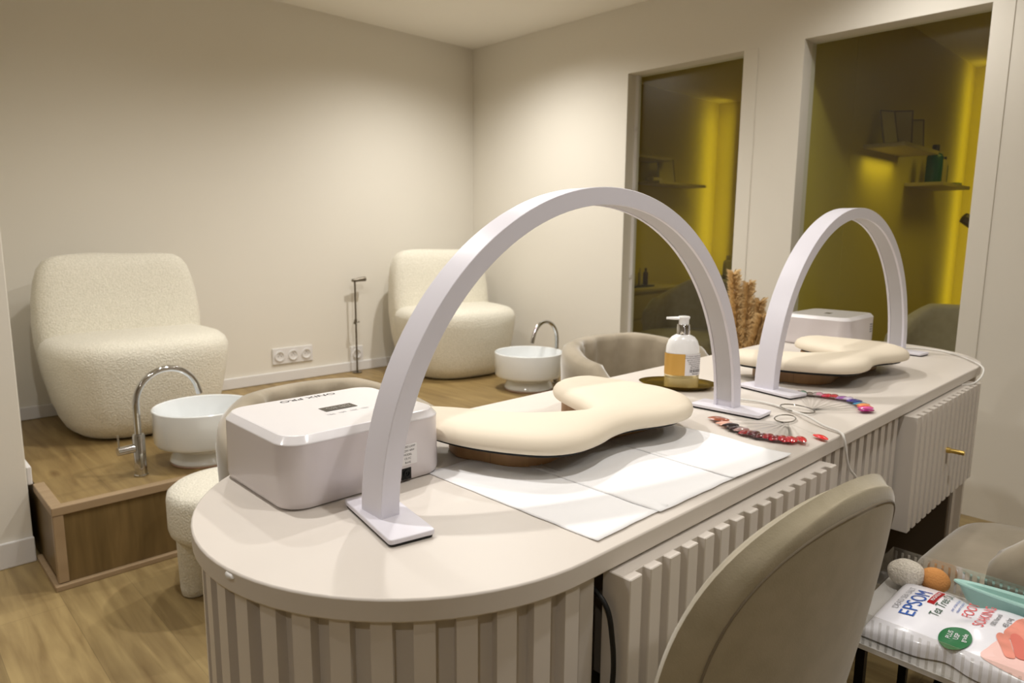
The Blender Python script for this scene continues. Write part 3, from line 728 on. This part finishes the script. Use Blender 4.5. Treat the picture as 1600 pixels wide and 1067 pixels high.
# ================================================================ WALL SOCKETS AND STAND
def sockets(label, x0, x1, z0, z1, n):
    t = thing('wall_socket', label, 'socket', ((x0+x1)/2, YA, (z0+z1)/2))
    w_, h_ = x1-x0, z1-z0
    bm = bmesh.new(); box(bm, -w_/2, w_/2, -.010, -.0005, -h_/2, h_/2); link('frame', bm, white_trim, t, smooth=False, bevel=.003)
    for k in range(n):
        cx = -w_/2+w_*(k+.5)/n
        bm = bmesh.new(); rr = []
        for r, y in ((.031, -.0099), (.031, -.0165), (.0235, -.0165), (.0215, -.0112)): rr.append([(cx+r*cos(2*pi*q/32), y, r*sin(2*pi*q/32)) for q in range(32)])
        rings(bm, rr); g = link('outlet', bm, white_trim, t, angle=30)
        bm = bmesh.new()
        for s in (-1, 1): rings(bm, [[(cx+s*.009+.0028*cos(2*pi*q/12), y, .0028*sin(2*pi*q/12)) for q in range(12)] for y in (-.0112, -.0118)])
        rings(bm, [[(cx+.0025*cos(2*pi*q/12), y, .010+.0025*sin(2*pi*q/12)) for q in range(12)] for y in (-.0112, -.0155)])
        link('contact', bm, mat('contact_grey', (.45, .42, .38), .5), g, smooth=False)
sockets('white triple power socket low on the back wall', 1.735, 1.99, .382, .478, 3)
sockets('white single power socket behind the metal stand', 2.252, 2.342, .338, .436, 1)
t = thing('metal_stand', 'slim metal stand with short horizontal head against the back wall', 'stand', (2.262, 3.775, PZ))
bm = bmesh.new(); lathe(bm, [(.030, 0), (.030, .004), (.006, .006)], 24); link('foot', bm, dullmetal_m, t)
bm = bmesh.new(); tube(bm, [(0, 0, .004), (0, 0, .585)], .0058, 12); link('pole', bm, dullmetal_m, t)
bm = bmesh.new(); tube(bm, [(-.018, 0, .585), (.01, 0, .585), (.02, 0, .588), (.075, 0, .592)], [.009, .010, .012, .015], 14); link('head', bm, dullmetal_m, t)
bm = bmesh.new(); tube(bm, [(-.008, 0, .31), (-.004, 0, .325), (0, 0, .34)], .009, 12); tube(bm, [(0, -.002, .325), (.022, -.01, .325)], .004, 8); link('clamp', bm, dullmetal_m, t)

# ================================================================ PAMPAS
t = thing('pampas_vase', 'dry beige pampas grass in a tall pale vase between the two openings', 'dried plant', (3.05, 1.57, 0))
bm = bmesh.new(); lathe(bm, [(.07, 0), (.085, .02), (.095, .2), (.07, .42), (.045, .50), (.05, .52), (.044, .518), (.04, .48)], 36, cap1=False); link('vase', bm, vase_m, t, angle=60)
for i, (dx, dy, h) in enumerate(((-.03, .065, .98), (.0, .0, .93), (.03, -.05, .85), (-.02, .10, .82), (.03, .03, .88), (.0, -.08, .78))):
    bm = bmesh.new(); P = cr([(0, 0, .30), (dx*.25, dy*.25, .52), (dx*.6, dy*.6, .52+(h-.52)*.45), (dx, dy, h)], 8)
    tube(bm, P, .0022, 6); stm = link('stem', bm, pampas_m, t)
    bm = bmesh.new(); rnd = random.Random(i)
    for q in range(1300):
        u = rnd.random()**.8; kk = (len(P)-1)*(.38+.61*u); k = int(kk); b = P[k].lerp(P[min(k+1, len(P)-1)], kk-k)
        ang = rnd.random()*2*pi; ln = .085*(1-u*.55)*rnd.uniform(.35, 1.15)
        d = Vector((cos(ang)*.42, sin(ang)*.42, 1)).normalized()*ln; sd = Vector((-sin(ang), cos(ang), 0))*.00045
        v = [bm.verts.new(b-sd), bm.verts.new(b+sd), bm.verts.new(b+d*.6+sd*.9+Vector((cos(ang), sin(ang), 0))*.008), bm.verts.new(b+d+Vector((cos(ang), sin(ang), -.5))*.020)]
        bm.faces.new((v[0], v[1], v[2])); bm.faces.new((v[0], v[2], v[3]))
    o = link('plume', bm, pampas_m, stm, smooth=False); o['kind'] = 'stuff'

# ================================================================ TROLLEY WITH CLEAR TRAY
tz = .497
tt = thing('acrylic_tray', 'clear ribbed acrylic tray holding the foot soak pouch', 'tray', (1.285, .165, tz))
bm = bmesh.new(); X0, X1, Y0, Y1, HT, th = -.150, .150, -.24, .235, .056, .0025
box(bm, X0, X1, Y0, Y1, 0, th)
box(bm, X0, X0+th, Y0, Y1, th, HT); box(bm, X1-th, X1, Y0, Y1, th, HT); box(bm, X0+th, X1-th, Y0, Y0+th, th, HT); box(bm, X0+th, X1-th, Y1-th, Y1, th, HT)
k = Y0+.006
while k < Y1-.006:
    for xx in (X0-.0012, X1-th-.0014): box(bm, xx, xx+.0014, k, k+.004, .003, HT-.006, 1 if xx > 0 else 0)
    k += .0115
acr2 = acrylic_m.copy(); acr2.node_tree.nodes['Mix Shader'].inputs[0].default_value = .55
link('tray_body', bm, [acrylic_m, acr2], tt, smooth=False)
tr = thing('salon_trolley', 'slim black metal trolley carrying the clear tray', 'trolley', (1.285, .165, 0))
bm = bmesh.new(); box(bm, X0+.003, X1-.003, Y0+.003, Y1-.003, .488, .4968); link('top_shelf', bm, mat('frosted_shelf', (.86, .85, .84), .4), tr, smooth=False)
bm = bmesh.new(); box(bm, -.13, .13, -.21, .21, .16, .168); link('lower_shelf', bm, leg_m, tr, smooth=False)
for sx in (-1, 1):
    for sy in (-1, 1):
        bm = bmesh.new(); box(bm, sx*.125-.007, sx*.125+.007, sy*.19-.007, sy*.19+.007, .05, .488); lg = link('post', bm, leg_m, tr, smooth=False)
        bm = bmesh.new(); rings(bm, [[(sx*.125+.024*cos(2*pi*q/20), sy*.19+y, .025+.0245*sin(2*pi*q/20)) for q in range(20)] for y in (-.010, .010)]); link('caster', bm, rub_m, lg)

# pouch of foot salts: a pillow of film lying on the tray
PX0, PX1, PY0, PY1 = 1.158, 1.382, -.02, .360
def bagh(x, y):
    u = max(0, min(1, (x-PX0)/(PX1-PX0))); v = max(0, min(1, (y-PY0)/(PY1-PY0)))
    e = (max(0, 4*u*(1-u))**.32)*(max(0, 4*v*(1-v))**.35)
    pinch = 1-.22*math.exp(-((v-.70)/.07)**2)
    return tz+.012+.030*e*pinch+.004*noise.noise(Vector((x*16, y*16, 2)))*e+.0018*sin(x*60+y*35)*e*math.exp(-((v-.70)/.12)**2)
def edge_x(v): return .018*math.exp(-((v-.68)/.07)**2)
n = 60; bm = bmesh.new(); G = []
for i in range(n+1):
    row = []
    for j in range(n+1):
        u, v = i/n, j/n; x = PX0+(PX1-PX0)*u; y = PY0+(PY1-PY0)*v
        xs = x + edge_x(v)*(1-2*u)
        row.append(bm.verts.new((xs, y, bagh(x, y))))
    G.append(row)
for i in range(n):
    for j in range(n): bm.faces.new((G[i][j], G[i+1][j], G[i+1][j+1], G[i][j+1]))
be = [bm.verts.new((v.co.x, v.co.y, tz+.0035)) for v in [G[0][0], G[n][0], G[n][n], G[0][n]]]
per = [G[i][0] for i in range(n+1)]+[G[n][j] for j in range(1, n+1)]+[G[i][n] for i in range(n-1, -1, -1)]+[G[0][j] for j in range(n-1, 0, -1)]
low = [bm.verts.new((v.co.x, v.co.y, tz+.0032)) for v in per]
for v in be: bm.verts.remove(v)
for k in range(len(per)): bm.faces.new((per[k], per[(k+1) % len(per)], low[(k+1) % len(per)], low[k]))
bm.faces.new(low[::-1])
bag = link('foot_salt_pouch', bm, bag_m, angle=80)
tag(bag, 'white pouch of foot soaking salts with blue and red print lying in the clear tray', 'pouch')
PS = Vector((0, 0, 0))
def onbag(co):
    co = co+PS
    v = (co.y-PY0)/(PY1-PY0)
    return Vector((co.x, co.y, bagh(co.x, co.y)+.0012))
def dense(bm, cuts=3):
    bmesh.ops.subdivide_edges(bm, edges=bm.edges, cuts=cuts, use_grid_fill=True)
def bagtext(s, cx, cy, size, m_, sx=1, rot=0, name='print_lettering'):
    return letters(name, s, size, m_, bag, Matrix.Translation((cx, cy, 0)) @ Matrix.Rotation(R(rot), 4, 'Z') @ Matrix.Diagonal((sx, 1, 1, 1)), warp=onbag)
bagtext('DEAD SEA SALT', 1.292, .334, .0140, grey_ink, 1.05)
bagtext('EPSOM', 1.282, .312, .034, blue_m, 1.12)
bm = bmesh.new(); box(bm, -.036, .036, -.0055, .0055, 0, .0002); dense(bm, 8)
for v in bm.verts: v.co = onbag(v.co+Vector((1.322, .293, 0)))
link('red_banner', bm, red_m, bag, smooth=False)
o = bagtext('MAGNESIUM', 1.322, .293, .0085, mat('white_print', (.93, .93, .95), .4), 1.1)
for v in o.data.vertices: v.co.z += .0012
bagtext('Tea Tree Oil', 1.302, .278, .0205, dgreen_m, 1.0)
bagtext('pour un bain de pieds', 1.318, .262, .0062, blue_m, 1); bagtext('relaxant et apaisant', 1.318, .255, .0062, blue_m, 1)
bagtext('FOOT', 1.322, .240, .0215, pink_m, 1.05); bagtext('SOAKING', 1.306, .217, .0225, pink_m, 1.05)
bagtext('100% Natural', 1.302, .201, .0105, ink_m, 1.05); bagtext('450 g bag', 1.304, .186, .0105, ink_m, 1.05)
bm = bmesh.new()
cv = [bm.verts.new((0, 0, 0))]; 
rr_ = [[bm.verts.new((.032*q/6*cos(2*pi*k/40), .022*q/6*sin(2*pi*k/40), 0)) for k in range(40)] for q in range(1, 7)]
for k in range(40): bm.faces.new((cv[0], rr_[0][k], rr_[0][(k+1) % 40]))
for a, b in zip(rr_, rr_[1:]):
    for k in range(40): bm.faces.new((a[k], b[k], b[(k+1) % 40], a[(k+1) % 40]))
for v in bm.verts: v.co = onbag(v.co+Vector((1.206, .236, 0)))
link('green_roundel', bm, green_m, bag, smooth=False)
for s, yy in (('PLUS', .245), ('USP', .235), ('grade', .225)):
    o = bagtext(s, 1.212, yy, .010, mat('white_print', (.93, .93, .95), .4), 1)
    for v in o.data.vertices: v.co.z += .001
# printed hands photo, lower part of the pouch
def blob(pts, m_, name, lift=0, k=6):
    bm = bmesh.new(); P = cr([(x, y, 0) for x, y in pts], k, True)
    c = sum(P, Vector())/len(P); rs = [[bm.verts.new(c+(p-c)*q/6) for p in P] for q in range(1, 7)]
    c0 = bm.verts.new(c); N = len(P)
    for j in range(N): bm.faces.new((c0, rs[0][j], rs[0][(j+1) % N]))
    for a, b in zip(rs, rs[1:]):
        for j in range(N): bm.faces.new((a[j], b[j], b[(j+1) % N], a[(j+1) % N]))
    for v in bm.verts: v.co = onbag(v.co)+Vector((0, 0, lift))
    return link(name, bm, m_, bag, smooth=False)
blob([(1.175, .190), (1.21, .192), (1.26, .180), (1.33, .172), (1.375, .16), (1.375, .03), (1.29, .0), (1.18, .03), (1.165, .10)], mat('pink_background_print', (.96, .80, .77), .35), 'printed_picture', -.0004)
for k, (x, y, a, l) in enumerate(((1.222, .172, 22, .055), (1.232, .158, 16, .06), (1.238, .144, 10, .058), (1.243, .130, 4, .052))):
    ca, sa = cos(R(a)), sin(R(a)); w_ = .0075
    pts = [(x+ca*q*l-sa*s*w_, y+sa*q*l+ca*s*w_) for q, s in ((-.5, 0), (-.42, -.9), (0, -1), (.5, -1.1), (.7, 0), (.5, 1.1), (0, 1), (-.42, .9))]
    blob(pts, (skin_m, mat('hand_print_dark', (.86, .47, .42), .35))[k % 2], 'printed_finger', .0004+.0003*k)
blob([(1.252, .178), (1.30, .180), (1.36, .165), (1.37, .11), (1.31, .09), (1.26, .115)], skin_m, 'printed_palm', .0003)

# other things in the tray
bm = bmesh.new(); bmesh.ops.create_uvsphere(bm, u_segments=32, v_segments=20, radius=1)
for v in bm.verts: v.co = Vector((v.co.x*.026, v.co.y*.032, v.co.z*.026+.0265)); v.co += v.co.normalized()*.002*noise.noise(v.co*60)
tag(link('bath_puff', bm, terry_m, loc=(1.392, .362, tz+.003), rz=R(20)), 'oat coloured towelling bath puff at the end of the clear tray', 'bath puff')
bm = bmesh.new(); bmesh.ops.create_uvsphere(bm, u_segments=32, v_segments=20, radius=1)
for v in bm.verts: v.co = Vector((v.co.x*.020, v.co.y*.026, v.co.z*.023+.0235))
tag(link('round_sponge', bm, sponge_m, loc=(1.408, .318, tz+.003)), 'orange brown round sponge between the puff and the mint dish', 'sponge')
bm = bmesh.new(); rings(bm, [ell(.014, .12, 0), ell(.018, .138, .008), ell(.0205, .150, .030), ell(.0245, .160, .036), ell(.0235, .159, .0385), ell(.012, .146, .0375), ell(.010, .13, .030), ell(.006, .10, .012)])
tag(link('mint_dish', bm, mint_m, loc=(1.4065, .128, tz+.003), angle=40), 'long mint green plastic dish along the back of the tray', 'dish')

# ================================================================ CABIN CONTENTS
def shelf(label, x0, x1, y0, y1, z):
    return tag(link('wall_shelf', bx(x0, x1, y0, y1, z-.022, z), cabfurn_m, smooth=False, bevel=.002), label, 'shelf', 'small shelves in the cabins')
shelf('upper pale shelf with standing cards, seen through the right opening', 4.18, 4.78, 1.30, 1.519, 1.665)
shelf('lower pale shelf with the teal bottle, seen through the right opening', 4.93, 5.55, 1.30, 1.519, 1.495)
def card(label, x, y, z, w_, h_, rz, lean=.03, m_=None, frame=False):
    t = thing('framed_card', label, 'card', (x, y, z), rz, 'cards standing on the cabin shelves')
    bm = bmesh.new(); v = []
    for (a, b, c) in ((-w_/2, 0, 0), (w_/2, 0, 0), (w_/2, lean, h_), (-w_/2, lean, h_)): v.append(bm.verts.new((a, b, c)))
    for (a, b, c) in ((-w_/2, .006, 0), (w_/2, .006, 0), (w_/2, lean+.006, h_), (-w_/2, lean+.006, h_)): v.append(bm.verts.new((a, b, c)))
    for f in ((0, 1, 2, 3), (7, 6, 5, 4), (0, 4, 5, 1), (1, 5, 6, 2), (2, 6, 7, 3), (3, 7, 4, 0)): bm.faces.new([v[i] for i in f])
    link('board', bm, m_ or cabfurn_m, t, smooth=False)
    bm = bmesh.new(); f = .008; k = 1/h_
    def q(a, c): return (a, lean*c*k-.0015, c)
    for a0, a1, c0, c1 in ((-w_/2, w_/2, 0, f), (-w_/2, w_/2, h_-f, h_), (-w_/2, -w_/2+f, f, h_-f), (w_/2-f, w_/2, f, h_-f)):
        bm.faces.new([bm.verts.new(q(a, c)) for a, c in ((a0, c0), (a1, c0), (a1, c1), (a0, c1))])
    link('border', bm, dark_m if frame else pipe_m, t, smooth=False)
card('dark folded card at the near end of the upper shelf', 4.33, 1.42, 1.6655, .11, .20, R(-25), .05)
card('pale booklet standing beside the folded card', 4.42, 1.40, 1.6655, .12, .205, R(-55), .03)
card('pale arched booklet at the far end of the upper shelf', 4.56, 1.39, 1.6655, .15, .17, R(-50), .03)
def bottle(label, x, y, z, r, h, m_, cap=None, grp='bottles and jars in the cabins'):
    t = thing('bottle', label, 'bottle', (x, y, z), 0, grp)
    bm = bmesh.new(); lathe(bm, [(r*.95, 0), (r, .004), (r, h*.68), (r*.8, h*.76), (r*.38, h*.80), (r*.36, h*.83)], 24); link('body', bm, m_, t)
    bm = bmesh.new(); lathe(bm, [(r*.45, h*.83), (r*.45, h*.97), (r*.40, h)], 20); link('cap', bm, cap or m_, t)
bottle('teal bottle standing on the lower shelf', 5.08, 1.40, 1.4955, .048, .24, teal_m, dark_m)
bottle('pale jar with wide lid beside the teal bottle', 5.24, 1.42, 1.4955, .052, .21, cabfurn_m)
bottle('dark slim tube behind the pale jar on the lower shelf', 5.37, 1.42, 1.4955, .024, .19, teal_m, dark_m)
bm = bmesh.new(); prism(bm, rrect(-.05, .05, -.03, .03, .015), 0, .022); tag(link('soap_bar', bm, mat('green_soap', (.62, .68, .42), .5), loc=(5.47, 1.37, 1.4955)), 'small green bar at the far end of the lower shelf', 'soap')
t = thing('treatment_lamp', 'dark tilted treatment lamp head at the edge of the right opening', 'lamp', (5.62, .98, 0))
bm = bmesh.new(); lathe(bm, [(.14, 0), (.14, .02), (.015, .03), (.012, 1.30)], 24); link('pole', bm, dark_m, t)
bm = bmesh.new(); tube(bm, [(0, 0, 1.29), (-.06, .10, 1.27), (-.12, .20, 1.24)], .010, 10); link('arm', bm, dark_m, t)
bm = bmesh.new(); tube(bm, [(-.12, .19, 1.20), (-.20, .31, 1.285)], [.05, .035], 16); link('lamp_head', bm, dullmetal_m, t)
shelf('upper pale shelf in the left cabin', 4.55, 5.18, 3.43, 3.659, 1.80)
shelf('pale shelf carrying the picture frame in the left cabin', 5.00, 5.75, 3.43, 3.659, 1.605)
card('square picture frame on the left cabin shelf', 5.22, 3.50, 1.6055, .22, .20, R(-5), .03, frame=True)
bm = bmesh.new(); prism(bm, rrect(-.07, .07, -.04, .04, .01), 0, .035); tag(link('folded_cloth', bm, cabfurn_m, loc=(5.07, 3.53, 1.6055), bevel=.008), 'small pale folded cloth beside the picture frame', 'cloth')
t = thing('side_cabinet', 'low pale cabinet with drawers in the left cabin', 'cabinet', (4.75, 3.43, 0))
bm = bmesh.new(); box(bm, -.55, .45, -.18, .22, .05, .70); link('body', bm, cabfurn_m, t, smooth=False)
bm = bmesh.new(); box(bm, -.56, .46, -.20, .225, .70, .725); link('countertop', bm, cabfurn_m, t, smooth=False, bevel=.003)
for k in range(3):
    bm = bmesh.new(); box(bm, -.53, .43, -.192, -.181, .08+.205*k, .27+.205*k); link('drawer', bm, cabfurn_m, t, smooth=False, bevel=.003)
bm = bmesh.new(); box(bm, -.14, .14, -.06, .06, 0, .014); tag(link('serving_tray', bm, dark_m, loc=(4.72, 3.40, .7255), bevel=.003), 'dark tray with small bottles on the cabin cabinet', 'tray')
bottle('squat clear bottle at the near end of the dark tray', 4.64, 3.40, .74, .028, .13, cabfurn_m)
bottle('slim pale bottle in the middle of the dark tray', 4.73, 3.40, .74, .016, .14, cabfurn_m)
bottle('dark pointed bottle at the far end of the dark tray', 4.81, 3.40, .74, .022, .14, mat('dark_red_glass', (.22, .07, .05), .3))
bm = bmesh.new(); box(bm, -.012, .012, -.02, .02, 0, .30); tag(link('upright_speaker', bm, dark_m, loc=(4.44, 3.42, .7255), bevel=.003), 'narrow dark upright box at the edge of the left opening', 'speaker')
t = thing('side_table', 'small dark topped table at the far wall of the left cabin', 'table', (6.0, 3.30, 0))
bm = bmesh.new(); box(bm, -.22, .22, -.32, .25, .735, .765); link('tabletop', bm, dark_m, t, smooth=False, bevel=.003)
bm = bmesh.new(); box(bm, -.20, .20, -.30, .23, 0, .735); link('body', bm, cabfurn_m, t, smooth=False)
bottle('lotion bottle on the small table at the far wall', 6.02, 3.32, .7655, .045, .20, cabfurn_m)
bottle('squat jar on the small table beside the lotion bottle', 5.95, 3.46, .7655, .05, .11, cabfurn_m)

bpy.context.view_layer.update()
